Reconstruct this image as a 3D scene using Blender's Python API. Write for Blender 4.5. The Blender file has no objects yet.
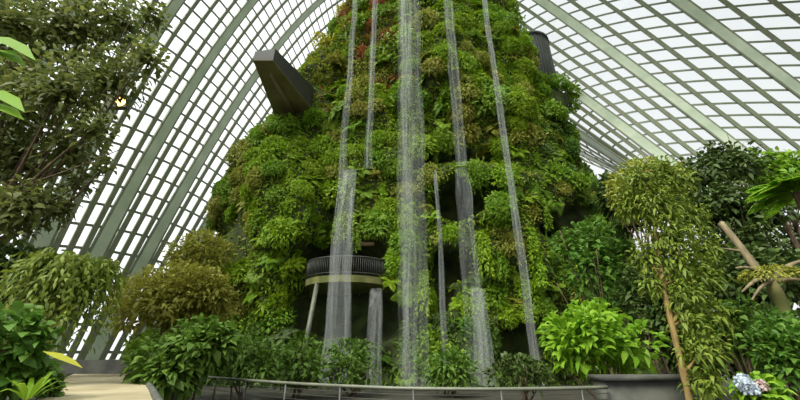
import bpy, math, random
import numpy as np
from mathutils import Vector, Matrix, noise
from mathutils.bvhtree import BVHTree

SC = bpy.context.scene
COL = SC.collection
TH = math.radians(24.0)
F = 350.0
EYE = 1.6
rnd = random.Random(7)
rng = np.random.default_rng(11)
PI = math.pi

# ------------------------------------------------------------------ helpers
def at(px, py, Y):
    """the point of the place seen at pixel (px, py) at forward distance Y"""
    u = (200 - py) / F
    y = math.cos(TH) - u * math.sin(TH)
    z = math.sin(TH) + u * math.cos(TH)
    k = Y / y
    return Vector(((px - 400) / F * k, Y, EYE + z * k))

def pix(p):
    y, z = p[1], p[2] - EYE
    d = y * math.cos(TH) + z * math.sin(TH)
    u = -y * math.sin(TH) + z * math.cos(TH)
    if d < 0.1:
        return (-9999, -9999)
    return (400 + F * p[0] / d, 200 - F * u / d)

def unit(a):
    return a / (np.linalg.norm(a, axis=-1, keepdims=True) + 1e-9)

class MB:
    """collects shapes; build() links them as ONE mesh object"""
    def __init__(self):
        self.v = []; self.f = []; self.m = []; self.n = 0
    def add(self, vs, fs, mi=0):
        vs = np.asarray(vs, float)
        self.v.append(vs)
        for f in fs:
            f = np.asarray(f)
            self.f.append(f + self.n)
            self.m.append(np.full(len(f), mi))
        self.n += len(vs)
        return self
    def box(self, c, s, rz=0, mi=0, tilt=None):
        x, y, z = s[0] / 2, s[1] / 2, s[2] / 2
        P = np.array([(-x,-y,-z),(x,-y,-z),(x,y,-z),(-x,y,-z),(-x,-y,z),(x,-y,z),(x,y,z),(-x,y,z)])
        M = np.array(Matrix.Rotation(rz, 3, 'Z'))
        if tilt is not None: M = np.array(tilt) @ M
        self.add(P @ M.T + np.array(c), [np.array([(0,3,2,1),(4,5,6,7),(0,1,5,4),(1,2,6,5),(2,3,7,6),(3,0,4,7)])], mi)
        return self
    def tube(self, pts, rad, n=8, mi=0, flat=1.0, caps=True, lump=0.0):
        pts = np.array([tuple(p) for p in pts], float)
        rad = np.broadcast_to(np.asarray(rad, float), (len(pts),))
        T = unit(np.gradient(pts, axis=0))
        up = np.array([0.0, 1.0, 0.0]) if abs(T[:, 2]).mean() > .6 else np.array([0.0, 0.0, 1.0])
        A = unit(np.cross(np.broadcast_to(up, T.shape), T)); B = np.cross(T, A)
        th = np.arange(n) * 2 * PI / n
        ring = pts[:, None] + rad[:, None, None] * (np.cos(th)[None, :, None] * A[:, None] + flat * np.sin(th)[None, :, None] * B[:, None])
        if lump:
            ring += rng.normal(0, lump, ring.shape) * rad[:, None, None]
        V = ring.reshape(-1, 3)
        i = np.arange(len(pts) - 1)[:, None] * n; j = np.arange(n)[None]; k = (j + 1) % n
        Q = np.stack([i + j, i + k, i + n + k, i + n + j], -1).reshape(-1, 4)
        fs = [Q]
        if caps:
            V = np.concatenate([V, pts[:1], pts[-1:]]); a = len(pts) * n; jj = np.arange(n); kk = (jj + 1) % n; L = (len(pts) - 1) * n
            fs.append(np.stack([kk, jj, np.full(n, a)], -1)); fs.append(np.stack([L + jj, L + kk, np.full(n, a + 1)], -1))
        self.add(V, fs, mi)
        return self
    def sweep(self, P, N, w, d, off=0.0, mi=0):
        """rectangular bar along P; N points into the room; the bar hangs 'off' to 'off+d' below the skin"""
        T = unit(np.gradient(P, axis=0)); S = unit(np.cross(T, N))
        a = P + N * off; b = P + N * (off + d)
        V = np.stack([a - S * w / 2, a + S * w / 2, b + S * w / 2, b - S * w / 2], 1).reshape(-1, 3)
        i = np.arange(len(P) - 1)[:, None] * 4; j = np.arange(4)[None]; k = (j + 1) % 4
        L = (len(P) - 1) * 4
        self.add(V, [np.stack([i + j, i + k, i + 4 + k, i + 4 + j], -1).reshape(-1, 4), np.array([(0, 3, 2, 1), (L, L + 1, L + 2, L + 3)])], mi)
        return self
    def leaves(self, pos, dr, nr, L, W, droop=.25, mi=0):
        pos = np.asarray(pos, float); n = len(pos)
        if n == 0: return self
        dr = unit(np.asarray(dr, float)); S = unit(np.cross(dr, np.asarray(nr, float))); N = np.cross(S, dr)
        L = np.broadcast_to(L, (n,))[:, None]; W = np.broadcast_to(W, (n,))[:, None]; g = np.array([0, 0, -1.0]) * droop
        c1 = pos + dr * L * .38; c2 = pos + dr * L * .72 + g * L * .3; tip = pos + dr * L + g * L
        V = np.stack([pos, c1 - S * W * .5 + N * W * .18, c1 + S * W * .5 + N * W * .18, c2 - S * W * .36 + N * W * .12, c2 + S * W * .36 + N * W * .12, tip], 1).reshape(-1, 3)
        b = np.arange(n)[:, None] * 6
        self.add(V, [b + np.array([[0, 2, 1]]), b + np.array([[1, 2, 4, 3]]), b + np.array([[3, 4, 5]])], mi)
        return self
    def mesh(self, name, mats, smooth=True):
        me = bpy.data.meshes.new(name)
        V = np.concatenate(self.v)
        me.vertices.add(len(V)); me.vertices.foreach_set('co', V.astype(np.float32).ravel())
        tot = np.concatenate([np.full(len(f), f.shape[1]) for f in self.f]); idx = np.concatenate([f.ravel() for f in self.f])
        me.loops.add(len(idx)); me.loops.foreach_set('vertex_index', idx.astype(np.int32))
        me.polygons.add(len(tot)); st = np.concatenate([[0], np.cumsum(tot)[:-1]])
        me.polygons.foreach_set('loop_start', st.astype(np.int32)); me.polygons.foreach_set('loop_total', tot.astype(np.int32))
        me.polygons.foreach_set('material_index', np.concatenate(self.m).astype(np.int32))
        me.polygons.foreach_set('use_smooth', np.full(len(tot), smooth))
        me.update(calc_edges=True); me.validate()
        for m in (mats if isinstance(mats, (list, tuple)) else [mats]): me.materials.append(m)
        return me
    def build(self, name, mats, parent=None, smooth=True):
        o = bpy.data.objects.new(name, self.mesh(name, mats, smooth)); COL.objects.link(o)
        if parent is not None:
            o.parent = parent
            o.matrix_parent_inverse = Matrix.Translation(-parent.location)
        return o

def tag(o, label=None, cat=None, group=None, kind=None):
    for k, v in (('label', label), ('category', cat), ('group', group), ('kind', kind)):
        if v: o[k] = v
    return o

def thing(name, label, cat, loc, group=None):
    o = bpy.data.objects.new(name, None); COL.objects.link(o); o.location = loc; o.empty_display_size = .2
    return tag(o, label, cat, group)

# ------------------------------------------------------------------ materials
def nt(name):
    m = bpy.data.materials.new(name); m.use_nodes = True
    t = m.node_tree; t.nodes.clear()
    return m, t, lambda ty, **k: _node(t, ty, k)
def _node(t, ty, k):
    n = t.nodes.new(ty)
    for a, b in k.items(): setattr(n, a, b)
    return n
def srgb(r, g, b):
    f = lambda c: (c / 255 / 12.92) if c <= 10 else ((c / 255 + .055) / 1.055) ** 2.4
    return (f(r), f(g), f(b), 1)

def leaf_mat(name, c1, c2, c3=None, trans=.35, rough=.55):
    """c1..c2: colours of the leaves of one plant, c3: a third tint that some plants lean to"""
    m, t, N = nt(name); lk = t.links.new
    geo = N('ShaderNodeNewGeometry'); oi = N('ShaderNodeObjectInfo')
    mx = N('ShaderNodeMix', data_type='RGBA'); mx.inputs[6].default_value = srgb(*c1); mx.inputs[7].default_value = srgb(*c2)
    lk(geo.outputs['Random Per Island'], mx.inputs[0])
    m2 = N('ShaderNodeMix', data_type='RGBA'); m2.inputs[7].default_value = srgb(*(c3 or c2))
    mul = N('ShaderNodeMath', operation='MULTIPLY'); mul.inputs[1].default_value = .6
    lk(oi.outputs['Random'], mul.inputs[0]); lk(mul.outputs[0], m2.inputs[0]); lk(mx.outputs[2], m2.inputs[6])
    bs = N('ShaderNodeBsdfPrincipled'); bs.inputs['Roughness'].default_value = rough; bs.inputs['Specular IOR Level'].default_value = .3
    lk(m2.outputs[2], bs.inputs['Base Color'])
    tr = N('ShaderNodeBsdfTranslucent'); lk(m2.outputs[2], tr.inputs['Color'])
    ms = N('ShaderNodeMixShader'); ms.inputs[0].default_value = trans
    lk(bs.outputs[0], ms.inputs[1]); lk(tr.outputs[0], ms.inputs[2])
    out = N('ShaderNodeOutputMaterial'); lk(ms.outputs[0], out.inputs[0])
    return m

def solid(name, c1, c2=None, scale=3.0, rough=.6, metal=0.0, stretch=(1, 1, 1), bump=0.0):
    m, t, N = nt(name); lk = t.links.new
    bs = N('ShaderNodeBsdfPrincipled'); bs.inputs['Roughness'].default_value = rough; bs.inputs['Metallic'].default_value = metal
    tc = N('ShaderNodeTexCoord'); mp = N('ShaderNodeMapping'); mp.inputs['Scale'].default_value = stretch
    nz = N('ShaderNodeTexNoise'); nz.inputs['Scale'].default_value = scale; nz.inputs['Detail'].default_value = 5
    lk(tc.outputs['Object'], mp.inputs[0]); lk(mp.outputs[0], nz.inputs['Vector'])
    rp = N('ShaderNodeValToRGB'); rp.color_ramp.elements[0].color = srgb(*c1); rp.color_ramp.elements[1].color = srgb(*(c2 or c1))
    rp.color_ramp.elements[0].position = .35; rp.color_ramp.elements[1].position = .65
    lk(nz.outputs[0], rp.inputs[0]); lk(rp.outputs[0], bs.inputs['Base Color'])
    if bump:
        bp = N('ShaderNodeBump'); bp.inputs['Strength'].default_value = bump; lk(nz.outputs[0], bp.inputs['Height']); lk(bp.outputs[0], bs.inputs['Normal'])
    out = N('ShaderNodeOutputMaterial'); lk(bs.outputs[0], out.inputs[0])
    return m

def water_mat(name, lo, hi, scale=(5, 5, .22)):
    m, t, N = nt(name); lk = t.links.new
    tc = N('ShaderNodeTexCoord'); mp = N('ShaderNodeMapping'); mp.inputs['Scale'].default_value = scale
    nz = N('ShaderNodeTexNoise'); nz.inputs['Scale'].default_value = 1.6; nz.inputs['Detail'].default_value = 3; nz.inputs['Roughness'].default_value = .5
    lk(tc.outputs['Object'], mp.inputs[0]); lk(mp.outputs[0], nz.inputs['Vector'])
    mr = N('ShaderNodeMapRange'); mr.inputs['From Min'].default_value = .32; mr.inputs['From Max'].default_value = .7
    mr.inputs['To Min'].default_value = lo; mr.inputs['To Max'].default_value = hi
    lk(nz.outputs[0], mr.inputs['Value'])
    df = N('ShaderNodeBsdfDiffuse'); df.inputs['Color'].default_value = (.86, .9, .88, 1)
    tl = N('ShaderNodeBsdfTranslucent'); tl.inputs['Color'].default_value = (.86, .9, .88, 1)
    gl = N('ShaderNodeBsdfGlossy'); gl.inputs['Roughness'].default_value = .3
    a = N('ShaderNodeMixShader'); a.inputs[0].default_value = .5; lk(df.outputs[0], a.inputs[1]); lk(tl.outputs[0], a.inputs[2])
    b = N('ShaderNodeMixShader'); b.inputs[0].default_value = .08; lk(a.outputs[0], b.inputs[1]); lk(gl.outputs[0], b.inputs[2])
    tp = N('ShaderNodeBsdfTransparent')
    c = N('ShaderNodeMixShader'); lk(mr.outputs[0], c.inputs[0]); lk(tp.outputs[0], c.inputs[1]); lk(b.outputs[0], c.inputs[2])
    out = N('ShaderNodeOutputMaterial'); lk(c.outputs[0], out.inputs[0])
    return m

M = {}
M['lime'] = leaf_mat('lime_leaves', (104, 150, 20), (146, 176, 34), (134, 152, 26))
M['green'] = leaf_mat('green_leaves', (90, 138, 26), (132, 166, 42), (118, 140, 32))
M['dark'] = leaf_mat('dark_leaves', (66, 108, 34), (100, 136, 48), (92, 112, 36))
M['olive'] = leaf_mat('olive_leaves', (122, 138, 42), (164, 168, 70), (150, 144, 58))
M['rust'] = leaf_mat('rust_leaves', (150, 78, 40), (120, 120, 44), (164, 60, 40))
M['gold'] = leaf_mat('gold_leaves', (158, 158, 24), (190, 176, 40), (140, 148, 28))
M['vine'] = leaf_mat('vine_leaves', (84, 112, 30), (132, 148, 54), (116, 122, 42))
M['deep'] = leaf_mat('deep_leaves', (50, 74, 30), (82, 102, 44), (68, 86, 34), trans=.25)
M['canopy'] = leaf_mat('canopy_leaves', (78, 96, 42), (126, 132, 68), (106, 108, 54), trans=.45)
M['vivid'] = leaf_mat('vivid_leaves', (98, 144, 28), (140, 180, 46), (112, 152, 32), trans=.45)
M['bark'] = solid('bark', (70, 56, 40), (104, 88, 64), 4, .85, stretch=(4, 4, .6), bump=.6)
M['tanbark'] = solid('tan_bark', (104, 88, 46), (140, 118, 66), 4, .8, stretch=(4, 4, .6), bump=.5)
M['driftwood'] = solid('driftwood', (88, 78, 52), (128, 116, 84), 3, .8, stretch=(3, 3, .5), bump=.5)
M['mosswood'] = solid('mossy_wood', (78, 84, 36), (108, 104, 60), 2.5, .9, bump=.6)
M['rock'] = solid('planted_rock', (40, 48, 22), (66, 80, 28), 1.2, .95, bump=.8)
M['soil'] = solid('soil', (34, 34, 24), (56, 54, 38), 1.5, .95, bump=.4)
M['rib'] = solid('pale_green_steel', (172, 188, 160), (196, 208, 182), .5, .5)
M['bar'] = solid('grey_green_steel', (112, 119, 92), (124, 131, 104), 1.0, .55)
M['pave'] = solid('cream_paving', (132, 122, 90), (168, 158, 124), .8, .75, bump=.1)
M['darkstone'] = solid('dark_stone', (52, 54, 48), (80, 82, 72), 2, .8, bump=.3)
M['concrete'] = solid('mossy_concrete', (82, 90, 38), (116, 116, 64), 2, .85, bump=.3)
M['slate'] = solid('slate_cladding', (40, 43, 33), (50, 53, 42), 1.5, .6)
M['soffit'] = solid('brown_soffit', (112, 100, 74), (132, 120, 92), 1.0, .8)
M['tower'] = solid('black_green_cladding', (24, 32, 27), (34, 43, 37), 1.0, .5)
M['rail'] = solid('grey_rail', (92, 96, 80), (112, 116, 98), 3, .5, .2)
M['darkrail'] = solid('dark_rail', (60, 62, 56), (74, 76, 68), 3, .5, .3)
M['wood'] = solid('pinkish_beam', (150, 122, 98), (176, 146, 120), 3, .6)
M['fall'] = water_mat('falling_water', .015, .11, (3.2, 3.2, .13))
M['fallthin'] = water_mat('thin_falling_water', 0, .12, (5, 5, .2))
M['fallfull'] = water_mat('foaming_water', .03, .18, (4, 4, .18))
M['blueflower'] = leaf_mat('pale_blue_petals', (168, 182, 196), (196, 206, 214), trans=.3)
M['pinkflower'] = leaf_mat('pale_pink_petals', (186, 160, 158), (206, 186, 180), trans=.3)

def glass_mat():
    m, t, N = nt('dome_glass'); lk = t.links.new
    tp = N('ShaderNodeBsdfTransparent'); tp.inputs[0].default_value = (.92, .95, .94, 1)
    gl = N('ShaderNodeBsdfGlossy'); gl.inputs['Roughness'].default_value = .12
    mx = N('ShaderNodeMixShader'); mx.inputs[0].default_value = .035; lk(tp.outputs[0], mx.inputs[1]); lk(gl.outputs[0], mx.inputs[2])
    out = N('ShaderNodeOutputMaterial'); lk(mx.outputs[0], out.inputs[0])
    return m
M['glass'] = glass_mat()
def lamp_mat():
    m, t, N = nt('amber_lamp'); e = N('ShaderNodeEmission'); e.inputs[0].default_value = (1, .55, .15, 1); e.inputs[1].default_value = 4
    out = N('ShaderNodeOutputMaterial'); t.links.new(e.outputs[0], out.inputs[0]); return m
M['lamp'] = lamp_mat()

# ------------------------------------------------------------------ camera, sky, exposure
cam = bpy.data.cameras.new('camera'); co = bpy.data.objects.new('camera', cam); COL.objects.link(co)
co.location = (0, 0, EYE); co.rotation_euler = (PI / 2 + TH, 0, 0)
cam.sensor_width = 36; cam.lens = F / 800 * 36; cam.clip_end = 600; cam.clip_start = .05
SC.camera = co
w = bpy.data.worlds.new('overcast'); SC.world = w; w.use_nodes = True
t = w.node_tree; t.nodes.clear(); lk = t.links.new
tc = t.nodes.new('ShaderNodeTexCoord'); sx = t.nodes.new('ShaderNodeSeparateXYZ'); lk(tc.outputs['Generated'], sx.inputs[0])
mr = t.nodes.new('ShaderNodeMapRange'); mr.inputs['From Min'].default_value = -.5; mr.inputs['From Max'].default_value = .35
mr.inputs['To Min'].default_value = 1.1; mr.inputs['To Max'].default_value = .64
lk(sx.outputs[0], mr.inputs['Value'])
mz = t.nodes.new('ShaderNodeMapRange'); mz.inputs['From Min'].default_value = .8; mz.inputs['From Max'].default_value = 1.0
mz.inputs['To Min'].default_value = 0; mz.inputs['To Max'].default_value = 3.0; lk(sx.outputs[2], mz.inputs['Value'])
ad = t.nodes.new('ShaderNodeMath'); ad.operation = 'ADD'; lk(mr.outputs[0], ad.inputs[0]); lk(mz.outputs[0], ad.inputs[1])
bg = t.nodes.new('ShaderNodeBackground'); bg.inputs[0].default_value = (.97, .985, 1, 1); lk(ad.outputs[0], bg.inputs[1])
wo = t.nodes.new('ShaderNodeOutputWorld'); lk(bg.outputs[0], wo.inputs[0])
sun = bpy.data.lights.new('sun', 'SUN'); so = bpy.data.objects.new('sun', sun); COL.objects.link(so)
sun.energy = 3.4; sun.angle = math.radians(25); sun.color = (1, .96, .88)
so.rotation_euler = Vector((.45, .55, -.8)).to_track_quat('-Z', 'Y').to_euler()
SC.cycles.use_denoising = True; SC.cycles.transparent_max_bounces = 48
SC.view_settings.view_transform = 'Standard'; SC.view_settings.look = 'None'; SC.view_settings.gamma = 1
SC.view_settings.use_curve_mapping = False; SC.view_settings.exposure = 0.62

# ------------------------------------------------------------------ the glass dome
def arch(i, tt):
    g = lambda a, b, c: a + b * i + c * i * i
    A = np.array([g(-24.36, 1.11, .02), g(22.85, 2.0, .05)])
    B = np.array([g(59.96, -16.92, 2.99), g(30.82, -2.17, .22)]); H = g(62.1, 5.77, -1.29); K = -2.89 + 9.47 * i
    wv = tt ** .57; h = 1 - np.abs(2 * wv - 1) ** 1.63
    P = np.zeros(tt.shape + (3,))
    P[..., 0] = A[0] + (B[0] - A[0]) * tt; P[..., 1] = A[1] + (B[1] - A[1]) * tt + K * h; P[..., 2] = H * h
    return P
tf = np.linspace(0, 1, 4001) ** 2
Pf = arch(1.0, tf); sl = np.concatenate([[0], np.cumsum(np.linalg.norm(np.diff(Pf, axis=0), axis=1))])
NST = int(sl[-1] / 1.8); TS = np.interp(np.linspace(0, sl[-1], NST + 1), sl, tf)     # purlin stations
TSF = np.interp(np.linspace(0, sl[-1], NST * 2 + 1), sl, tf)
def skin(i, tt):
    P = arch(i, tt); e = 1e-4
    du = (arch(i + .01, tt) - arch(i - .01, tt))
    t2 = np.clip(tt + e, 0, 1); t1 = np.clip(tt - e, 0, 1)
    dt = arch(i, t2) - arch(i, t1)
    N = unit(np.cross(du, dt)); C = np.array([6., 20., 12.])
    N *= np.sign((N * (C - P)).sum(-1, keepdims=True))
    return P, N
I0, I1 = -2.5, 4.5
IS = np.arange(I0, I1 + .01, .25)
gm = MB()
G = np.stack([arch(i, TS) for i in IS])
ni, nj = G.shape[:2]
a = (np.arange(ni - 1)[:, None] * nj + np.arange(nj - 1)[None]).reshape(-1)
gm.add(G.reshape(-1, 3), [np.stack([a, a + 1, a + nj + 1, a + nj], -1)])
ceil = tag(gm.build('ceiling', M['glass'], None, False), 'curved glass dome of small panes over the planted mountain', None, None, 'structure')
lat = MB()
for i in IS:
    if abs(i - round(i)) > .01:
        P, N = skin(i, TSF); lat.sweep(P, N, .4, .14, .02)
for tq in TS[1:-1]:
    P = []; Nn = []
    for i in np.arange(I0, I1 + .01, .125):
        p, n = skin(i, np.array([tq])); P.append(p[0]); Nn.append(n[0])
    lat.sweep(np.array(P), np.array(Nn), .2, .07, .02)
tag(lat.build('glazing_bars', M['bar'], ceil, False), kind='structure')
for i in (-2, -1, 0, 1, 2, 3, 4):
    P, N = skin(float(i), TSF)
    rb = MB(); rb.sweep(P, N, .86, .12, .1)
    S_ = unit(np.cross(unit(np.gradient(P, axis=0)), N)); eb = MB()
    for sg in (-1, 1): eb.sweep(P + S_ * sg * .5, N, .17, .2, .02)
    o = tag(rb.build('steel_rib', M['rib'], None, False), 'pale green steel arch rib under the dome glass', None, 'arch ribs of the glass dome', 'structure')
    tag(eb.build('edge_beam', M['bar'], o, False), kind='structure')
# warm floodlight on the rib behind the leafy tree
P, N = skin(0.0, TSF)
dd = [(abs(pix(p)[0] - 121) + abs(pix(p)[1] - 104)) if pix(p)[0] < 300 else 9e9 for p in P]
k = int(np.argmin(dd)); lp = Vector(P[k] + N[k] * 1.0)
fl = thing('floodlight', 'small amber floodlight glowing on steel rib behind the leafy tree', 'lamp', lp)
b = MB(); b.box(lp + Vector((.1, -.1, -.25)), (1.0, .4, 1.0)); b.build('housing', M['darkrail'], fl, False)
b = MB(); b.tube([lp + Vector((.1, -.31, -.25)), lp + Vector((.1, -.36, -.25))], .42, 20); b.build('lens', M['lamp'], fl)
b = MB(); b.box(lp + Vector((0, 0, .02)), (.15, .3, .35)); b.build('bracket', M['rail'], fl, False)

# ------------------------------------------------------------------ ground
b = MB(); b.box((0, 40, -.5), (400, 300, 1.0)); tag(b.build('floor', M['soil'], None, False), kind='structure')
# raised pale walkway at lower left, dark low wall at its far end
b = MB()
L_ = [(-5.0, 5.4), (-6.9, 7.6), (-9.2, 10.4), (-12.3, 14.6)]; R_ = [(-3.2, 5.4), (-5.0, 8.0), (-7.0, 10.8), (-9.9, 14.6)]
n = len(L_); V = [(x, y, 0.0) for x, y in L_ + R_] + [(x, y, .98) for x, y in L_ + R_]
Fq = []
for i in range(n - 1):
    Fq += [(i + 2*n, i + 3*n, i + 1 + 3*n, i + 1 + 2*n), (i, i + 2*n, i + 1 + 2*n, i + 1), (n + i, n + i + 1, 3*n + i + 1, 3*n + i)]
Fq += [(0, n, 3*n, 2*n), (n-1, 3*n-1, 4*n-1, 2*n-1)]
b.add(V, [np.array(Fq)])
wk = tag(b.build('walkway', M['pave'], None, False), 'pale cream paved walkway at lower left between shrubs', 'walkway')
b = MB()
for S in (L_, R_): b.tube([(x, y, .98) for x, y in S], .06, 8)
b.build('kerb', M['darkstone'], wk)
b = MB(); b.box((-12.2, 15.6, .72), (6.5, .6, 1.45), .15)
lw = tag(b.build('low_wall', M['darkstone'], None, False), 'low dark stone wall across the far end of pale walkway', 'wall')

# ------------------------------------------------------------------ the planted mountain
XC, YC, ZT = 1.1, 31.0, 44.0
RECESS = [  # px, py, rx, ry, depth
    (345, 259, 37, 17, 3.6), (346, 312, 44, 26, 2.0), (458, 200, 20, 15, 3.0), (486, 197, 10, 11, 2.4), (436, 158, 12, 5, 1.2),
    (488, 155, 9, 6, 1.2), (450, 264, 18, 13, 2.6), (442, 296, 12, 13, 2.2), (548, 224, 14, 13, 2.2), (516, 348, 18, 22, 1.4),
    (462, 155, 10, 6, 1.4), (575, 216, 16, 13, 1.6), (328, 210, 6, 30, .8), (388, 330, 12, 30, .8), (395, 105, 6, 12, .8), (230, 240, 20, 24, .7)]
BULGE = [(285, 240, 26, 95, 1.6), (520, 235, 32, 30, 1.4), (470, 178, 45, 9, 1.1), (360, 200, 14, 40, .9), (300, 60, 25, 25, .9), (455, 60, 25, 45, .7), (505, 90, 25, 50, .6), (480, 214, 18, 8, 1.0), (395, 215, 18, 50, .7), (240, 150, 20, 30, .6)]
def ell(px, py, L):
    s = 0.0
    for cx, cy, rx, ry, d in L:
        q = ((px - cx) / rx) ** 2 + ((py - cy) / ry) ** 2
        if q < 2.2: s += d * min(1.0, max(0.0, (2.2 - q) / 1.3))
    return s
def core_pt(th, z):
    """th = 0 faces the camera"""
    nar = max(0.0, z - 15) * .078
    a_ = max(.5, 21.4 - .262 * z - nar); b_ = max(.5, 9.3 - .05 * z)
    k = 1.0
    if z > ZT - 5: k = math.sqrt(max(0.0, 1 - ((z - ZT + 5) / 5.2) ** 2))
    x = XC + nar + a_ * k * math.sin(th); y = YC - b_ * k * math.cos(th)
    nx, ny = math.sin(th) / a_, -math.cos(th) / b_; l = math.hypot(nx, ny); nx /= l; ny /= l
    p = Vector((x, y, z))
    d = 1.3 * noise.noise(p * .16 + Vector((3, 1, 7))) + .75 * noise.noise(p * .42) + .35 * noise.noise(p * 1.0)
    x += nx * d * 1.0; y += ny * d * 1.0
    rec = 0
    if abs(th) < 1.9:
        px, py = pix((x, y, z))
        rec = ell(px, py, RECESS); bu = ell(px, py, BULGE)
        y += rec * 1.3 - bu * .7
    return x, y, z, rec
ths = np.concatenate([np.linspace(-1.85, 1.85, 230), np.linspace(1.95, 2 * PI - 1.95, 20)])
zs = np.concatenate([np.linspace(-.3, 39, 190), np.linspace(39.3, ZT, 14)])
V = []; REC = []
for z in zs:
    for th in ths:
        x, y, zz, r = core_pt(th, z); V.append((x, y, zz)); REC.append(r)
nt_, nz_ = len(ths), len(zs)
i = np.arange(nz_ - 1)[:, None] * nt_; j = np.arange(nt_)[None]; k = (j + 1) % nt_
Q = np.stack([i + j, i + k, i + nt_ + k, i + nt_ + j], -1).reshape(-1, 4)
V = np.array(V); REC = np.array(REC)
mt = thing('mountain', 'tall planted mountain with waterfalls standing under the glass dome', 'mountain', (XC, YC, 0))
mb = MB(); mb.add(V, [Q]); mb.build('rock_core', M['rock'], mt)
bvh = BVHTree.FromPolygons([tuple(v) for v in V], [tuple(int(x) for x in q) for q in Q])
CAMV = Vector((0, 0, EYE))

def tone_at(px, py):
    """which planting grows where on the mountain"""
    n = noise.noise(Vector((px * .03, py * .03, 2.0))) * 26
    px += n; py += n * .5
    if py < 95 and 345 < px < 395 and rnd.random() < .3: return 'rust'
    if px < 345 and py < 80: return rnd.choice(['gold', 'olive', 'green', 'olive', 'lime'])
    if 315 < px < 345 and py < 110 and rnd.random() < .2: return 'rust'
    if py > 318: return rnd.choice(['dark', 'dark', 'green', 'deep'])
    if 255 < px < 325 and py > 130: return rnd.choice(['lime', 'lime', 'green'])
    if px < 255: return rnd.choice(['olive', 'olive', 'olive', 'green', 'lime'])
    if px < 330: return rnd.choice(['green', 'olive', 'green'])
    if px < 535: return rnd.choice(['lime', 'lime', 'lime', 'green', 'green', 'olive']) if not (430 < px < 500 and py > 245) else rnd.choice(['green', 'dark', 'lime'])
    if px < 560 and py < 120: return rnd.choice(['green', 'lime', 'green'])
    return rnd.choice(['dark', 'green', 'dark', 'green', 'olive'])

# undergrowth: the uncountable small leaves all over the rock, one part of kind stuff
tones = ['lime', 'green', 'dark', 'olive', 'rust', 'gold', 'deep']
tri = np.concatenate([Q[:, [0, 1, 2]], Q[:, [0, 2, 3]]])
A_, B_, C_ = V[tri[:, 0]], V[tri[:, 1]], V[tri[:, 2]]
cr = np.cross(B_ - A_, C_ - A_); ar = np.linalg.norm(cr, axis=1) / 2; nn = unit(cr)
front = (A_[:, 1] < YC + 4) & (A_[:, 2] > -.2)
wgt = ar * front * np.exp(-2.2 * REC[tri[:, 0]]); wgt /= wgt.sum()
NU = 100000
pk = rng.choice(len(tri), NU, p=wgt)
uv = rng.random((NU, 2)); fl_ = uv.sum(1) > 1; uv[fl_] = 1 - uv[fl_]
Pp = A_[pk] + (B_[pk] - A_[pk]) * uv[:, :1] + (C_[pk] - A_[pk]) * uv[:, 1:]
Nn = nn[pk]
sgn = np.sign((Nn * (Pp - np.array([XC, YC, 10]))).sum(1, keepdims=True)); Nn = Nn * np.where(sgn == 0, 1, sgn)
dr = Nn * .8 + rng.normal(0, .6, (NU, 3)) + np.array([0, 0, .1])
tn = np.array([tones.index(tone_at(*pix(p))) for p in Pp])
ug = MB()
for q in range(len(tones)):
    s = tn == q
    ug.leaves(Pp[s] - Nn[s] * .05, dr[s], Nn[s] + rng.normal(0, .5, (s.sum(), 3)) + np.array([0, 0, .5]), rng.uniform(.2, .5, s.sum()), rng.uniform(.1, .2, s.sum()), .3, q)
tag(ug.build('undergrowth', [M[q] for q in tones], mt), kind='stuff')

# ---- plants of the mountain: one mesh of each kind and tone, copied
def rdir(n, zmin=-1.0):
    z = rng.uniform(zmin, 1, n); a = rng.uniform(0, 2 * PI, n); r = np.sqrt(1 - z * z)
    return np.stack([r * np.cos(a), r * np.sin(a), z], -1)
def frond(b, base, az, el, L, width, pairs, droop, mi=0, leafw=.3):
    s = np.linspace(.08, 1, pairs); h = np.array([math.cos(az), math.sin(az), 0])
    P = base + h * (L * s * math.cos(el))[:, None] + np.array([0, 0, 1.0]) * (L * (s * math.sin(el) - droop * s * s))[:, None]
    T = unit(np.gradient(P, axis=0)); S = np.array([-h[1], h[0], 0]); wd = width * np.sin(PI * np.clip(s * .86 + .12, 0, 1)) + .02
    for sg in (-1, 1):
        if sg < 0: b.tube(np.concatenate([base[None], P[::3]]), .014 if L < 1.4 else .02, 4)
        b.leaves(P, S * sg + T * .45, np.broadcast_to([0, 0, 1.0], P.shape), wd, wd * leafw, .18, mi)
    return P
def fern_mesh(nf=15, L=1.15):
    b = MB()
    for k in range(nf):
        frond(b, np.zeros(3), 2 * PI * k / nf + rnd.uniform(-.25, .25), rnd.uniform(.35, 1.15), L * rnd.uniform(.75, 1.1), .26, 16, rnd.uniform(.4, .85), 0, .42)
    return b
def cushion_mesh(n=850):
    b = MB(); d = rdir(n, -.35)
    r = 1 + .25 * np.array([noise.noise(Vector(v) * 2.2 + Vector((rnd.random(), 0, 0))) for v in d])
    b.leaves(d * r[:, None] * np.array([.85, .85, .62]), d + rng.normal(0, .45, (n, 3)), d + rng.normal(0, .3, (n, 3)) + np.array([0, 0, .5]), rng.uniform(.13, .25, n), rng.uniform(.07, .12, n), .35)
    b.leaves(d[:150] * .55, rng.normal(0, 1, (150, 3)), d[:150], .45, .3, .1)
    return b
def bush_mesh(n=480, k=8):
    b = MB(); cs = rdir(k, -.1) * .55 * np.array([1, 1, .8])
    for c in cs:
        m = n // k; d = rdir(m, -.7); r = rng.uniform(.3, .55, m)
        b.leaves(c + d * r[:, None], d + np.array([0, 0, .15]) + rng.normal(0, .4, (m, 3)), d + np.array([0, 0, 1.0]), rng.uniform(.18, .34, m), rng.uniform(.1, .17, m), .3)
    return b
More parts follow.
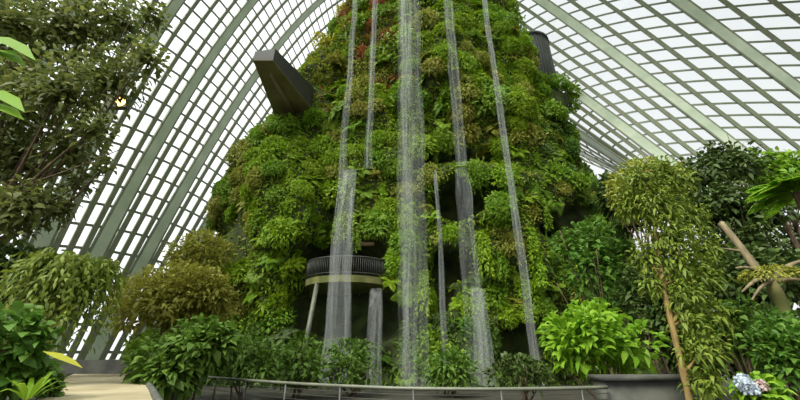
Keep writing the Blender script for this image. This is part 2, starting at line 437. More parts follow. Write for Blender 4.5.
def trail_mesh(ns=22):
    b = MB()
    for k in range(ns):
        az = rnd.uniform(-1.3, 1.3) - PI / 2; out = rnd.uniform(.25, .6); L = rnd.uniform(.9, 2.1); m = 16
        s = np.linspace(0, 1, m); h = np.array([math.cos(az), math.sin(az), 0])
        P = h * (out * np.sqrt(s))[:, None] + np.array([0, 0, 1.0]) * (.35 * np.sin(np.minimum(s * 5, PI) ) * (s < .6) - L * s ** 1.3)[:, None]
        for q in range(2):
            b.leaves(P, rng.normal(0, .6, (m, 3)) + h * .5 + np.array([0, 0, -.5]), rng.normal(0, .3, (m, 3)) + h + np.array([0, 0, .6]), rng.uniform(.16, .28, m), rng.uniform(.08, .14, m), .3)
    return b
def rosette_mesh(nl=20):
    b = MB(); az = np.arange(nl) * 2.4; el = np.linspace(.3, 1.25, nl)
    d = np.stack([np.cos(az) * np.cos(el), np.sin(az) * np.cos(el), np.sin(el)], -1)
    b.leaves(np.zeros((nl, 3)), d, np.broadcast_to([0, 0, 1.0], d.shape) + d * .1, rng.uniform(.8, 1.05, nl), .17, .35)
    return b
KIND = {'fern_clump': (fern_mesh, 'fern clump', 'fern'), 'leafy_cushion': (cushion_mesh, 'leafy cushion', 'cushion plant'),
        'cliff_shrub': (bush_mesh, 'leafy shrub', 'shrub'), 'trailing_plant': (trail_mesh, 'trailing plant', 'trailing plant'), 'bromeliad': (rosette_mesh, 'strap rosette', 'bromeliad')}
TONEW = {'lime': 'lime', 'green': 'mid green', 'dark': 'dark green', 'olive': 'olive', 'rust': 'rusty', 'gold': 'yellow', 'deep': 'blackish green'}
MESH = {}
def clump_mesh(kind, tone, var):
    key = (kind, tone, var)
    if key not in MESH: MESH[key] = KIND[kind][0]().mesh(kind, M[tone])
    return MESH[key]
FALLX = [-3.7, -2.0, 1.0, 4.2, 7.05]
def zone(p):
    x, z = p.x, p.z
    fx = x * 20.0 / max(p.y, 1)                        # as seen against the falls
    band = ('at the mountain foot' if z < 5.5 else 'low on the cliff' if z < 10 else 'at mid cliff' if z < 17 else 'high on the cliff' if z < 24.5 else 'near the mountain top')
    c = ('on the outer left flank' if fx < -9.5 else 'on the left flank' if fx < -6.6 else 'left of first fall' if fx < -3.7 else 'between first and wide falls' if fx < -.25
         else 'behind the wide fall' if fx < 1.7 else 'right of wide fall' if fx < 4.2 else 'between two right falls' if fx < 7.05 else 'right of last fall' if fx < 10.5 else 'on the right flank')
    return band + ' ' + c
spots = []
tries = 0
order = rng.permutation(60000)
cand = rng.choice(len(tri), 14000, p=wgt)
def seen(p, margin=8):
    px, py = pix(p)
    return -margin < px < 800 + margin and -margin < py < 398
for q in cand:
    uvw = rng.dirichlet((1, 1, 1)); p = Vector(A_[q] * uvw[0] + B_[q] * uvw[1] + C_[q] * uvw[2]); nr = Vector(nn[q])
    if nr.dot(p - Vector((XC, YC, 10))) < 0: nr = -nr
    if not seen(p, 4) or p.z < .2: continue
    if p.z < 2.2 and p.x > 4: continue
    px, py = pix(p)
    if px > 625 or (px > 560 and py > 300) or (px < 225 and py > 285): continue
    if REC[tri[q, 0]] > .5: continue
    if 246 < px < 324 and 42 < py < 122 and p.z < 30: continue
    if ell(px, py - 6, RECESS) > .9: continue
    d = p - CAMV; hit = bvh.ray_cast(CAMV, d.normalized(), d.length - .6)
    if hit[0] is not None: continue
    s = rnd.uniform(.58, 1.08) * (1.0 + .012 * p.z)
    if any((p - o[0]).length < .62 * (s + o[2]) for o in spots): continue
    spots.append((p, nr, s))
COUNT = {}; GRP = {}; PLANTS = []
for p, nr, s in spots:
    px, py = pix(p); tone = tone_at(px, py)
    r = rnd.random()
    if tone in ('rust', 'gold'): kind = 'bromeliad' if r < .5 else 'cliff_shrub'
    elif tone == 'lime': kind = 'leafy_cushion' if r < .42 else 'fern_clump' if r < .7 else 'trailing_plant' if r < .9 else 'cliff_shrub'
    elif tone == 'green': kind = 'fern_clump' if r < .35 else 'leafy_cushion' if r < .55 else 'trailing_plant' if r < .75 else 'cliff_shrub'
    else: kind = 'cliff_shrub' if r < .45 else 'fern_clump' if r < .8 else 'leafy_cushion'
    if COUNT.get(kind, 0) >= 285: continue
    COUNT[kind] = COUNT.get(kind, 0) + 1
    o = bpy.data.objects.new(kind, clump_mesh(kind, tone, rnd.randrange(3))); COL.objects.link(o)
    up = Vector((0, 0, 1)); ax = (nr * .75 + up * .55).normalized()
    if kind == 'trailing_plant':
        o.rotation_euler = (0, 0, math.atan2(nr.y, nr.x) + PI / 2); sc = s * 1.05
    else:
        o.rotation_euler = (ax.to_track_quat('Z', 'Y') @ Matrix.Rotation(rnd.uniform(0, 6.28), 3, 'Z').to_quaternion()).to_euler(); sc = s * (1.15 if kind != 'bromeliad' else .9)
    o.location = p - nr * (.12 * s); o.scale = (sc, sc, sc * rnd.uniform(.85, 1.15))
    o['category'] = KIND[kind][2]; o['group'] = {'fern_clump': 'fern clumps on the mountain', 'leafy_cushion': 'leafy cushions on the mountain', 'cliff_shrub': 'shrubs on the mountain', 'trailing_plant': 'trailing plants on the mountain', 'bromeliad': 'rosette plants on the mountain'}[kind]
    GRP.setdefault((kind, tone, zone(p)), []).append((py, o))
NUMW = 'zero one two three four five six seven eight nine ten eleven twelve thirteen fourteen fifteen'.split()
ORD = ['topmost', 'second highest', 'third highest', 'fourth highest', 'fifth highest', 'sixth highest', 'seventh highest', 'eighth highest', 'ninth highest', 'tenth highest', 'eleventh highest', 'twelfth highest']
for (kind, tone, zn), L in GRP.items():
    L.sort(key=lambda e: e[0]); n = len(L); ph = TONEW[tone] + ' ' + KIND[kind][1]
    for k, (py, o) in enumerate(L):
        if n == 1: o['label'] = ph + ' ' + zn
        else: o['label'] = ('lowest' if k == n - 1 else 'upper' if n == 2 else ORD[k]) + ' of ' + (NUMW[n] if n < 16 else str(n)) + ' ' + ph + 's ' + zn

for L in GRP.values():
    for _, o in L:
        if len(o['label'].split()) > 16: o['label'] = o['label'].replace('leafy cushion', 'cushion').replace('blackish green', 'blackish').replace('mid green', 'green').replace('near the mountain top', 'near mountain top').replace('dark green', 'dark').replace('high on the cliff', 'high on cliff').replace('low on the cliff', 'low on cliff').replace('at the mountain foot', 'at mountain foot')
# ------------------------------------------------------------------ built things on the mountain
# balcony in front of the dark opening
bc = Vector((-3.25, 22.6, 5.85))
bal = thing('balcony', 'curved mossy balcony with dark railing in front of cave opening', 'balcony', bc)
arc = [(bc.x + 2.75 * math.sin(a_), bc.y - 2.3 * math.cos(a_)) for a_ in np.linspace(-1.45, 1.45, 25)]
def slab(pts, back, z0, z1):
    n = len(pts); P = [(x, y, z0) for x, y in pts] + [(x, back, z0) for x, y in pts]; P += [(x, y, z1) for x, y, _ in P]
    f = []
    for i in range(n - 1):
        f += [(i, i + 1, 2*n + i + 1, 2*n + i), (2*n + i, 2*n + i + 1, 3*n + i + 1, 3*n + i), (n + i, n + i + 1, i + 1, i)]
    f += [(0, 2*n, 3*n, n), (n - 1, 2*n - 1, 4*n - 1, 3*n - 1)]
    return P, [np.array(f)]
b = MB(); b.add(*slab(arc, 25.5, 5.5, 5.9)); b.build('deck', M['concrete'], bal, False)
rl = MB()
rl.tube([(x, y, 7.0) for x, y in arc], .045, 8); rl.tube([(x, y, 6.05) for x, y in arc], .03, 6)
rail = rl.build('railing', M['darkrail'], bal)
b = MB()
fine = [(bc.x + 2.75 * math.sin(a_), bc.y - 2.3 * math.cos(a_)) for a_ in np.linspace(-1.45, 1.45, 61)]
for x, y in fine: b.tube([(x, y, 5.9), (x, y, 7.0)], .022, 5)
b.build('baluster', M['darkrail'], rail)
b = MB(); b.box((-2.3, 22.3, 8.35), (1.2, .3, .2)); b.build('ceiling_beam', M['wood'], bal, False)
b = MB(); b.tube([(-4.9, 20.9, 5.5), (-5.1, 20.6, 2.6), (-5.3, 20.4, 0)], .14, 10); b.build('column', M['rail'], bal)

# dark cantilevered viewing platform at upper left
P1, P2, P3, P4 = at(252, 62, 23.6), at(268, 60, 23.6), at(304, 116, 31.0), at(275, 117, 31.0)
z0 = 20.6
for p in (P1, P2, P3, P4): pass
def onz(px, py, z):
    u = (200 - py) / F; y = math.cos(TH) - u * math.sin(TH); zz = math.sin(TH) + u * math.cos(TH); k = (z - EYE) / zz
    return Vector(((px - 400) / F * k, y * k, z))
U = [onz(253, 60, z0), onz(273, 60, z0), onz(316, 114, z0), onz(276, 118, z0)]
topz = [21.4, 21.7, 22.9, 21.9]
vp = thing('viewing_platform', 'dark wedge shaped viewing platform jutting from the upper left cliff', 'platform', U[2])
b = MB()
ctr = sum(U, Vector()) / 4
inn = [ctr + (u_ - ctr) * .86 for u_ in U]
Vv = [tuple(u_) for u_ in U] + [(u_.x, u_.y, z_) for u_, z_ in zip(U, topz)] + [(u_.x, u_.y, z_) for u_, z_ in zip(inn, topz)] + [(u_.x, u_.y, z0 + .3) for u_ in inn]
ff = []
for i in range(4):
    k = (i + 1) % 4; ff += [(i, k, 4 + k, 4 + i), (4 + i, 4 + k, 8 + k, 8 + i), (8 + i, 8 + k, 12 + k, 12 + i)]
ff += [(12, 13, 14, 15)]
b.add(Vv, [np.array(ff)]); b.build('parapet', M['slate'], vp, False)
b = MB(); sf = [(u_.x, u_.y, z0 - .04) for u_ in U] + [(u_.x, u_.y, z0 + .02) for u_ in U]
b.add(sf, [np.array([(0, 3, 2, 1), (0, 1, 5, 4), (1, 2, 6, 5), (2, 3, 7, 6), (3, 0, 4, 7)])]); b.build('soffit', M['soffit'], vp, False)
b = MB()
m0 = (U[0] + U[1]) / 2; m1 = (U[2] + U[3]) / 2; m0 = m0 + (m1 - m0) * .2
b.tube([m0 + Vector((0, 0, -.1)), m1 + Vector((0, 0, -.16))], [.1, .22], 8); b.build('support_beam', M['soffit'], vp)

# dark round lookout tower at upper right
tcx = at(531, 65, 29.3); tx, ty = tcx.x, tcx.y
tw = thing('lookout_tower', 'dark round lookout drum behind the upper right cliff edge', 'tower', (tx, ty, 25.4))
b = MB(); b.tube([(tx, ty, 25.4), (tx, ty, 33.4)], 2.15, 40); b.build('drum', M['tower'], tw)
b = MB()
for k in range(40):
    a_ = k * 2 * PI / 40; b.box((tx + 2.17 * math.cos(a_), ty + 2.17 * math.sin(a_), 29.4), (.07, .09, 7.8), a_)
b.build('cladding_fin', M['slate'], tw, False)
b = MB(); b.tube([(tx, ty, 33.35), (tx, ty, 33.65)], 2.28, 40); b.build('roof_rim', M['tower'], tw)
b = MB(); b.tube([(tx - .5, ty, 22.6), (tx - .2, ty, 24.2), (tx, ty, 25.4), (tx, ty, 25.6)], [1.8, 2.7, 2.75, 2.3], 24, lump=.05); b.build('rock_ledge', M['rock'], mt)
for k, (a_, z_, sc, wd) in enumerate(((-2.5, 25.5, 1.1, 'first'), (-1.9, 25.9, 1.15, 'second'), (-1.3, 25.9, 1.2, 'third'), (-.7, 25.6, 1.2, 'fourth'), (-.1, 25.3, 1.1, 'rightmost'))):
    o = bpy.data.objects.new('cliff_shrub', clump_mesh('cliff_shrub', 'green', k % 3)); COL.objects.link(o)
    o.location = (tx + 2.75 * math.cos(a_), ty + 2.75 * math.sin(a_), z_ - .3); o.scale = (sc, sc, sc)
    tag(o, wd + ' green shrub from left along the foot of the dark lookout drum', 'shrub', 'shrubs on the mountain')

# ------------------------------------------------------------------ waterfalls
def fall(label, parts):
    x0, y0 = parts[0][1], parts[0][2]
    o = thing('waterfall', label, 'waterfall', (x0, y0, parts[-1][4]), 'waterfalls of the mountain')
    for nm, x, y, ztop, zbot, w0, w1, mat, ns in parts:
        z = np.linspace(ztop, zbot, 60); s = (ztop - z) / max(ztop - zbot, .1)
        wob = np.array([noise.noise(Vector((x * 3, q * .22, 1))) for q in z]) * .12
        arcy = y + .5 * np.exp(-s * 6)
        pts = np.stack([x + wob, arcy, z], -1)
        rad = (w0 + (w1 - w0) * s) / 2 * (1 + .18 * np.array([noise.noise(Vector((x, 9, q * .5))) for q in z]))
        b = MB(); b.tube(pts, rad, 14, 0, .35); b.build(nm, M[mat], o)
        for k in range(ns):
            ox = rnd.uniform(-.42, .42); za = rnd.uniform(0, .25); pp = pts[int(za * 59):].copy()
            rr = rad[int(za * 59):]
            pp[:, 0] += ox * 2 * rr + .05 * np.sin(pp[:, 2] * rnd.uniform(.4, .9) + rnd.random() * 6); pp[:, 1] -= rnd.uniform(.0, .3) * rr
            b = MB(); b.tube(pp, rnd.uniform(.03, .07) * (w0 + w1) ** .5, 6, 0, .6); b.build('strand', M['fallthin'], o)
    return o
def XY(px, py, Y): return at(px, py, Y).x
zat = lambda py, Y: at(400, py, Y).z
fall('thin leftmost waterfall falling past the left side of the balcony', [('stream', -3.7, 19.7, 42, .2, .42, .55, 'fall', 2)])
fall('second waterfall from left widening to white stream past the balcony', [('upper_stream', -2.05, 19.6, 42, zat(168, 19.6), .4, .5, 'fall', 2), ('lower_stream', XY(346, 210, 19.3), 19.3, zat(167, 19.3), .2, .9, 1.5, 'fallfull', 3)])
fall('widest central waterfall falling straight from the mountain top', [('stream', .72, 19.5, 42, .2, 1.75, 1.75, 'fall', 6)])
fall('waterfall just right of the widest one with fraying lower end', [('upper_stream', 4.0, 19.8, 42, zat(165, 19.8), .75, .8, 'fall', 2), ('lower_stream', 4.05, 20.0, zat(165, 20), .2, .9, 1.3, 'fall', 2)])
fall('thin rightmost waterfall with a clear slanting white line', [('stream', 7.0, 19.8, 42, .2, .4, .5, 'fallfull', 2)])
fall('thin short waterfall starting halfway beside the widest one', [('stream', XY(438, 200, 20.6), 20.6, zat(167, 20.6), .2, .22, .4, 'fallfull', 1)])
fall('short white waterfall under the right end of the balcony', [('stream', XY(375, 320, 20.3), 20.3, zat(288, 20.3), .2, .8, .95, 'fallfull', 3)])
fall('short broad waterfall low on the right below a mossy ledge', [('stream', XY(481, 320, 20.6), 20.6, zat(288, 20.6), .2, .9, 1.2, 'fallfull', 2)])

# ------------------------------------------------------------------ foreground railing
rp = [(-6.8, 13.2), (-6.0, 12.3), (-4.0, 10.6), (-2.0, 9.15), (0, 8.1), (1.7, 7.9), (3.3, 8.1), (4.4, 8.4)]
def smooth(pts, n):
    pts = np.array(pts, float); s = np.concatenate([[0], np.cumsum(np.linalg.norm(np.diff(pts, axis=0), axis=1))]); q = np.linspace(0, s[-1], n)
    o = np.stack([np.interp(q, s, pts[:, k]) for k in range(pts.shape[1])], -1)
    for _ in range(6): o[1:-1] = (o[:-2] + 2 * o[1:-1] + o[2:]) / 4
    return o
rs = smooth(rp, 60)
fr = thing('railing', 'long curved grey railing across the foot of the mountain', 'railing', (rs[30][0], rs[30][1], 0))
b = MB(); b.tube([(x, y, .99) for x, y in rs], .035, 8); b.build('handrail', M['rail'], fr)
for k in range(0, 60, 8):
    x, y = rs[k]; b = MB(); b.tube([(x, y, 0), (x, y, .97)], .028, 8); b.build('post', M['darkrail'], fr)
b = MB()
for zz in np.linspace(.12, .88, 8): b.tube([(x, y, zz) for x, y in rs], .007, 5)
b.build('cable_infill', M['darkrail'], fr)
b = MB()
P_ = np.array([(x, y + .1, .3) for x, y in rs]); b.sweep(P_, np.broadcast_to([0, 0, -1.0], P_.shape), .3, .35)
tag(b.build('kerb_wall', M['darkstone'], fr))

# ------------------------------------------------------------------ foreground plants
def blob_leaves(b, blobs, n, L, W, droop=.3, up=.3, shell=(.55, 1.0), mi=0, jit=.45):
    """blobs: (centre, (rx, ry, rz)); n leaves in all, spread by size"""
    vol = np.array([r[0] * r[2] for _, r in blobs]); cnt = np.maximum(6, (n * vol / vol.sum()).astype(int))
    for (c, r), m in zip(blobs, cnt):
        d = rdir(m, -.9); q = rng.uniform(shell[0], shell[1], m)[:, None]
        b.leaves(np.array(c) + d * q * np.array(r), d + rng.normal(0, jit, (m, 3)) + np.array([0, 0, up]), d * .5 + np.array([0, 0, 1.0]) + rng.normal(0, .35, (m, 3)), rng.uniform(*L, m), rng.uniform(*W, m), droop, mi)
def lumps(c, r, k, f=(.38, .6)):
    out = []
    for d in rdir(k, -.75):
        q = rnd.uniform(*f); out.append((np.array(c) + d * np.array(r) * (1 - q * .8), np.array(r) * q))
    return out
def shrub(name, label, cat, px, py, Y, wpx, hpx, mat, n, L, W, k=9, droop=.3, base=0.0, group=None, dep=None):
    c = at(px, py, Y); sc = Y / (math.cos(TH) - (200 - py) / F * math.sin(TH)) / F
    r = (wpx * sc, (dep or wpx * .8) * sc, hpx * sc)
    o = thing(name, label, cat, (c.x, c.y, base), group)
    b = MB(); blob_leaves(b, lumps(c, r, k) + [(np.array(c), np.array(r) * .6)], n, L, W, droop); b.build('foliage', mat if isinstance(mat, list) else M[mat], o)
    b = MB()
    for q in range(6):
        e = np.array(c) + rng.normal(0, .45, 3) * np.array(r)
        s = np.array([c.x, c.y, base]) + np.array([rng.normal(0, .12), rng.normal(0, .12), 0]); m = (s + e) / 2 + rng.normal(0, .08, 3)
        b.tube(smooth([s, m, e], 7), np.linspace(.045, .015, 7), 6)
    b.build('stem', M['bark'], o)
    return o
def tree(name, label, cat, base, blobs, mat, n, L, W, tr=.16, group=None, bark='bark', shell=(.3, 1.0), droop=.3, limb=.35, twigs=3, path=None):
    o = thing(name, label, cat, base, group)
    cs = np.array([np.array(c) for c, r in blobs]); cen = cs.mean(0)
    fork = np.array(base) * (1 - limb) + cen * limb; fork[0] = base[0] * .6 + cen[0] * .4
    if path is not None: fork = np.array(path[-1])
    b = MB(); b.tube(smooth(path, 24), np.linspace(tr, tr * .4, 24), 9, lump=.05) if path is not None else b.tube(smooth([base, (np.array(base) + fork) / 2 + rng.normal(0, .1, 3), fork], 10), np.linspace(tr, tr * .7, 10), 10, lump=.05); b.build('trunk', M[bark], o)
    b = MB()
    for c in cs:
        if path is not None: fork = np.array(min(path, key=lambda q: abs(q[2] - c[2] + .3)))
        m = (fork + c) / 2 + rng.normal(0, .25 if path is None else .06, 3); b.tube(smooth([fork, m, c], 9), np.linspace(tr * .5, tr * .1, 9), 6)
        for _ in range(twigs):
            e = c + rng.normal(0, .5, 3); b.tube(smooth([m, (m + e) / 2 + rng.normal(0, .1, 3), e], 6), np.linspace(tr * .18, .01, 6), 5)
    b.build('branch', M[bark], o)
    b = MB(); blob_leaves(b, blobs, n, L, W, droop, .1, shell, jit=.8); b.build('foliage', M[mat], o)
    return o
def pb(px, py, Y, r, ry=None):
    c = at(px, py, Y); s = Y / (math.cos(TH) - (200 - py) / F * math.sin(TH)) / F
    return (np.array(c), np.array([r * s, r * s * .9, (ry or r) * s]))

# upper left canopy tree
CB = [(15, 25, 45), (70, 30, 42), (118, 22, 34), (145, 58, 20), (108, 80, 34), (60, 90, 42), (15, 100, 45), (25, 160, 42), (70, 150, 30), (30, 205, 30), (5, 215, 34), (95, 128, 20), (80, 185, 14), (60, 210, 14), (-30, 60, 50), (-35, 150, 55), (150, 15, 16), (105, 165, 10)]
tree('canopy_tree', 'dark small leaved tree filling the upper left before the glass', 'tree', (-12.0, 9.5, 0), [pb(x, y, 8.5 + rnd.uniform(-.8, .8), r) for x, y, r in CB], 'canopy', 12000, (.15, .3), (.08, .15), .14, shell=(.05, 1.08), limb=.5, twigs=1)
# bright close leaves at the left edge
o = thing('broad_leaf_plant', 'bright green broad leaves poking in at the upper left edge', 'plant', (-5.9, 3.9, 0))
b = MB(); b.tube(smooth([(-5.9, 3.9, 0), (-6.0, 3.8, 3), at(-40, 90, 3.6)], 12), np.linspace(.06, .03, 12), 8); b.build('stem', M['bark'], o)
b = MB()
for (x, y, x2, y2, wd) in ((-30, 40, 32, 60, .3), (-30, 55, 24, 66, .28), (-30, 45, 8, 45, .3), (-30, 95, 22, 112, .25), (-30, 110, 22, 120, .22), (-30, 60, 18, 56, .26)):
    p = at(x, y - 4, 3.6); q = at(x2, y2, 3.4 + rnd.uniform(-.2, .2)); d = np.array(q - p)
    b.leaves([np.array(p)], [d + np.array([0, 0, .12 * np.linalg.norm(d)])], [np.array([.2, -.8, .7])], np.linalg.norm(d), wd, .12)
b.build('foliage', M['vivid'], o)

# weeping shrub, lower left
c = at(60, 300, 9.0)
o = thing('weeping_shrub', 'mounded weeping shrub with drooping yellow green strands at left', 'shrub', (c.x, c.y, 0))
b = MB()
for k in range(420):
    a_ = rnd.uniform(0, 2 * PI); R_o = rnd.uniform(.2, 1.35); Lh = rnd.uniform(.4, 2.3); m = 22; s = np.linspace(0, 1, m)
    h = np.array([math.cos(a_), math.sin(a_), 0]); P = np.array([c.x, c.y, c.z + .75]) + h * (R_o * s ** .6)[:, None] + np.array([0, 0, 1.0]) * (.5 * np.sin(s * 2.2) - Lh * s ** 2.2)[:, None]
    b.leaves(P, rng.normal(0, .5, (m, 3)) + h * .3 + np.array([0, 0, -.8]), h + rng.normal(0, .4, (m, 3)), rng.uniform(.12, .22, m), rng.uniform(.04, .08, m), .2)
b.build('foliage', M['vine'], o)
b = MB(); b.tube(smooth([(c.x, c.y, 0), (c.x + .1, c.y, 1.5), (c.x, c.y, c.z + .8)], 9), np.linspace(.1, .05, 9), 8); b.build('stem', M['bark'], o)

shrub('broad_shrub', 'dark broad leaved shrub in the lower left corner', 'shrub', 4, 352, 6.0, 46, 46, 'dark', 900, (.16, .32), (.09, .16), 9)
shrub('low_shrub', 'low dark shrub left of the pale walkway edge', 'shrub', 40, 390, 6.6, 16, 18, 'dark', 420, (.12, .22), (.07, .12), 6)
shrub('background_shrub', 'dark shrub behind the weeping shrub at left edge', 'shrub', 8, 285, 11, 44, 40, 'deep', 1500, (.2, .34), (.1, .18), 9)
c = at(48, 362, 5.6)
o = thing('strap_leaf_plant', 'strap leaved plant with one long yellow green blade over walkway', 'plant', (c.x, c.y, 0))
b = MB(); nl = 12
for k in range(nl):
    a_ = 2.4 * k; d = np.array([math.cos(a_) * .6, math.sin(a_) * .6, rnd.uniform(.4, 1)])
    b.leaves([np.array([c.x - .1, c.y, 1.0])], [d], [np.array([0, 0, 1.0]) - d * .3], rnd.uniform(.5, .8), .07, .3)
p, q = at(42, 351, 5.6), at(82, 369, 5.6)
b.leaves([np.array(p)], [np.array(q - p) + np.array([0, 0, .05])], [np.array([0, -.6, .8])], (q - p).length, .1, .05, 1)
b.build('foliage', [M['green'], M['gold']], o)
b = MB(); b.tube([(c.x - .1, c.y, 0), (c.x - .1, c.y, 1.05)], [.05, .04], 8); b.build('stem', M['bark'], o)

# centre-left shrubs
shrub('large_shrub', 'large olive green bush at the left foot of the mountain', 'shrub', 172, 303, 14.5, 56, 38, 'olive', 6000, (.18, .34), (.09, .16), 20)
shrub('large_shrub', 'dark green bush in front of the olive one beside walkway', 'shrub', 190, 360, 10.4, 50, 36, 'dark', 2600, (.18, .36), (.1, .2), 14)
shrub('round_shrub', 'small bright shrub at right edge of the pale walkway', 'shrub', 142, 350, 13.5, 18, 16, 'green', 500, (.16, .3), (.1, .16), 7)
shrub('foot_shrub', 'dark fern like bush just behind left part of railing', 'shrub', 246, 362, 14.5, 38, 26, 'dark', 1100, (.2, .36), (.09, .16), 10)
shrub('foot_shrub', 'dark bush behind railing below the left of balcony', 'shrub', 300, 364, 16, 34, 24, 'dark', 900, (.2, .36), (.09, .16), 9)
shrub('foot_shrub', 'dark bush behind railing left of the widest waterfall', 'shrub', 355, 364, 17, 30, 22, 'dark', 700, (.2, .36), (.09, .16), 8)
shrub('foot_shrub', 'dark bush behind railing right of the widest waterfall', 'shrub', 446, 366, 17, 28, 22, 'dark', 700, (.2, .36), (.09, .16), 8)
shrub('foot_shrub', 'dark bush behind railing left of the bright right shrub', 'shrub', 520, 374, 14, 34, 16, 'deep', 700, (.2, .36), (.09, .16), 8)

shrub('flank_shrub', 'olive bush on the mountain left flank above the olive foot bush', 'shrub', 202, 252, 22, 30, 24, 'olive', 2200, (.2, .36), (.1, .18), 12)
# right side
b = MB()
b.box((5.7, 8.85, .5), (2.6, .45, 1.24), .1); b.box((5.7, 8.82, 1.16), (2.7, .6, .1), .1)
tag(b.build('planter_wall', M['darkstone'], None), 'low dark stone planter wall under the bright right shrub', 'wall')
shrub('leafy_shrub', 'bright green leafy shrub right of the last waterfall', 'shrub', 604, 342, 11.2, 54, 38, 'vivid', 1500, (.2, .4), (.12, .22), 14)
shrub('leafy_shrub', 'dark leafy shrub on the right flank above bright shrub', 'shrub', 590, 262, 15.5, 40, 42, 'dark', 1500, (.24, .42), (.14, .24), 13)
shrub('leafy_shrub', 'dark shrub between mountain flank and vine draped tree', 'shrub', 622, 215, 15, 24, 44, 'deep', 1000, (.24, .42), (.14, .24), 10)
# vine-draped slender tree
base = Vector((5.25, 7.4, 0))
tree('vine_draped_tree', 'slender leaning tree draped in yellow green vines at right', 'tree', tuple(base),
     [pb(640, 180, 7.6, 22), pb(655, 205, 7.5, 26), pb(668, 235, 7.4, 24), pb(675, 262, 7.4, 22), pb(682, 292, 7.3, 20), pb(690, 322, 7.3, 20), pb(698, 352, 7.2, 20), pb(706, 384, 7.2, 18), pb(690, 215, 7.8, 18), pb(630, 205, 7.8, 16), pb(660, 168, 7.6, 14), pb(648, 255, 7.6, 16), pb(712, 345, 7.2, 16), pb(715, 312, 7.4, 16), pb(702, 275, 7.5, 20), pb(700, 245, 7.7, 18), pb(676, 180, 7.6, 16), pb(655, 285, 7.5, 12)],
     'vine', 6200, (.08, .2), (.035, .075), .07, bark='tanbark', shell=(.1, 1.05), droop=.5, twigs=0, path=[tuple(base), tuple(at(684, 372, 7.3)), tuple(at(672, 325, 7.35)), tuple(at(662, 285, 7.4)), tuple(at(657, 240, 7.5)), tuple(at(650, 200, 7.6)), tuple(at(645, 172, 7.6))])
# trees behind
tree('spreading_tree', 'dark tree rising behind the vine draped tree at right', 'tree', (12.4, 13, 0), [pb(700, 175, 12.5, 26, 20), pb(735, 165, 12.5, 26, 20), pb(720, 205, 12.2, 34, 28), pb(755, 210, 12, 30, 26), pb(690, 215, 12.4, 22, 22), pb(745, 245, 12, 30, 22), pb(715, 155, 12.5, 16, 12)], 'deep', 4200, (.2, .36), (.09, .16), .2, shell=(.2, 1.0))
tree('spreading_tree', 'bright green crowned tree at the far right under the roof', 'tree', (16.5, 14, 0), [pb(752, 166, 13.5, 20, 14), pb(780, 168, 13.5, 24, 16), pb(810, 172, 13.5, 26, 18), pb(765, 180, 13.2, 22, 12), pb(800, 190, 13.3, 26, 16)], 'green', 2400, (.22, .4), (.1, .18), .2, shell=(.2, 1.0))
tree('spreading_tree', 'olive tree between mountain flank and dark right tree', 'tree', (9.0, 13.5, 0), [pb(640, 172, 13.2, 20, 14), pb(665, 178, 13, 22, 16), pb(640, 200, 13, 22, 24), pb(680, 200, 13, 18, 20), pb(620, 190, 13.4, 14, 20)], 'olive', 2000, (.2, .36), (.09, .16), .16, shell=(.2, 1.0))
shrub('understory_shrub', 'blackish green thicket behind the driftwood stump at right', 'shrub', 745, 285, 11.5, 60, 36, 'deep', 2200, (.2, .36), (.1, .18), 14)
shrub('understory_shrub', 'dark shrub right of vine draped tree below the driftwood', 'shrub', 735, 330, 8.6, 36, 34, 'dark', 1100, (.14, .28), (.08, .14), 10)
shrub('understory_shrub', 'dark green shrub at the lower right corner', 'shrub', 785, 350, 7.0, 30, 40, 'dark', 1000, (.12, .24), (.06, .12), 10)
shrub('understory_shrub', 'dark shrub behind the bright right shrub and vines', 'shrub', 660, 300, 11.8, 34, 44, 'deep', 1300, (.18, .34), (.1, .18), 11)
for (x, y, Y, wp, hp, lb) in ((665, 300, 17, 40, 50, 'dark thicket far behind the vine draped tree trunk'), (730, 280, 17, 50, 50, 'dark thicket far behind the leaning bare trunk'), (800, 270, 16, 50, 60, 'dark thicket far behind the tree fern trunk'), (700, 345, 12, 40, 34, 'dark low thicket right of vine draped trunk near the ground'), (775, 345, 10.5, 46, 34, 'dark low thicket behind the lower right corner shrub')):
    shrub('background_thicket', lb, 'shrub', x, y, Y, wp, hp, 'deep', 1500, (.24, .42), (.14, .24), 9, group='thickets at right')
# tree fern at the right edge
tp = at(797, 192, 7.0)
o = thing('tree_fern', 'tree fern with arching green fronds at right edge', 'tree fern', (tp.x, tp.y, 0))
b = MB(); b.tube(smooth([(tp.x + .05, tp.y, 0), (tp.x, tp.y, 2.5), tp], 14), np.linspace(.13, .09, 14), 10, lump=.08); b.build('trunk', M['bark'], o)
b = MB()
for k in range(18): frond(b, np.array(tp), 2 * PI * k / 18 + rnd.uniform(-.1, .1), rnd.uniform(.2, .75), rnd.uniform(.85, 1.2), .28, 26, rnd.uniform(.35, .6), 0, .3)
b.build('frond', M['vivid'], o)
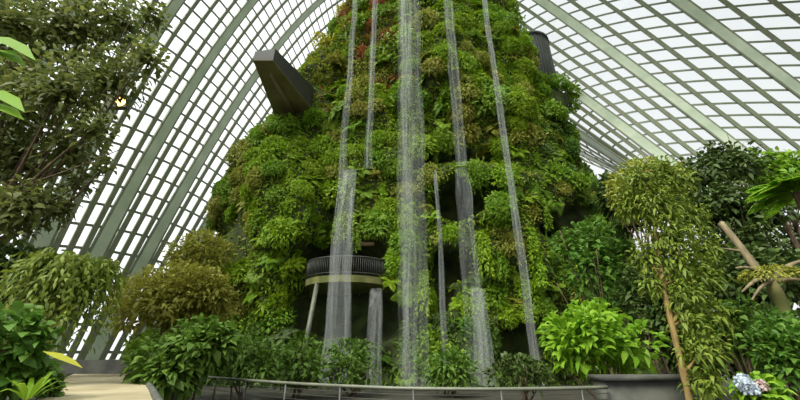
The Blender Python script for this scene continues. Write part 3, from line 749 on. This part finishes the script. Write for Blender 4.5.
# driftwood
p, q = at(721, 223, 8.2), at(766, 281, 7.7)
o = thing('leaning_snag', 'pale bare trunk leaning diagonally onto the driftwood stump', 'dead trunk', q)
mid = (p + q) / 2 + Vector((.03, 0, -.04))
b = MB(); b.tube(smooth([p, mid, q], 12), np.linspace(.07, .085, 12), 9, lump=.06); b.build('trunk', M['driftwood'], o)
b = MB(); b.tube(smooth([mid, mid + Vector((-.25, .1, .1)), mid + Vector((-.5, .1, .12))], 6), np.linspace(.04, .012, 6), 6); b.build('twig', M['driftwood'], o)
c = at(771, 282, 7.6)
o = thing('driftwood_stump', 'mossy driftwood stump with spreading bare roots at right', 'stump', (c.x, c.y, 0))
b = MB(); b.tube(smooth([(c.x + .1, c.y, 0), (c.x + .05, c.y, 1.5), (c.x, c.y, c.z - .2), c], 14), np.array([.1] * 8 + [.1, .1, .11, .12, .13, .1]), 12, lump=.06); b.build('trunk', M['mosswood'], o)
for (x, y, Y, r) in ((736, 268, 7.3, .06), (742, 292, 7.2, .055), (806, 260, 7.4, .07), (812, 284, 7.3, .06), (752, 300, 7.1, .04)):
    e = at(x, y, Y); m = (c + e) / 2 + Vector((rnd.uniform(-.08, .08), -.1, rnd.uniform(.1, .2))); b = MB(); b.tube(smooth([c, m, e], 9), np.linspace(r * 1.1, r * .35, 9), 8, lump=.08); b.build('root', M['driftwood'], o)
mc = at(771, 276, 7.5); b = MB(); d = rdir(700, -.4); b.leaves(np.array(mc) + d * np.array([.52, .35, .17]), d + rng.normal(0, .5, (700, 3)), d + np.array([0, 0, .6]), rng.uniform(.06, .13, 700), .04, .3); b.build('moss', M['olive'], o)
# flowering shrub, lower right
c = at(752, 388, 5.6)
o = shrub('flowering_shrub', 'low shrub with pale blue and pink flower heads at lower right', 'shrub', 752, 392, 5.6, 26, 14, 'green', 420, (.1, .2), (.06, .11), 7)
for (x, y, r, m) in ((744, 383, .085, 'blueflower'), (750, 390, .075, 'blueflower'), (761, 387, .07, 'pinkflower')):
    p = at(x, y, 5.35); b = MB(); d = rdir(130, -.6); b.leaves(np.array(p) + d * r, d * .3 + rng.normal(0, .8, (130, 3)), d, .045, .04, 0)
    h = b.build('flower_head', M[m], o); h['label'] = 'pale blue flower head' if m == 'blueflower' else 'pale pink flower head'
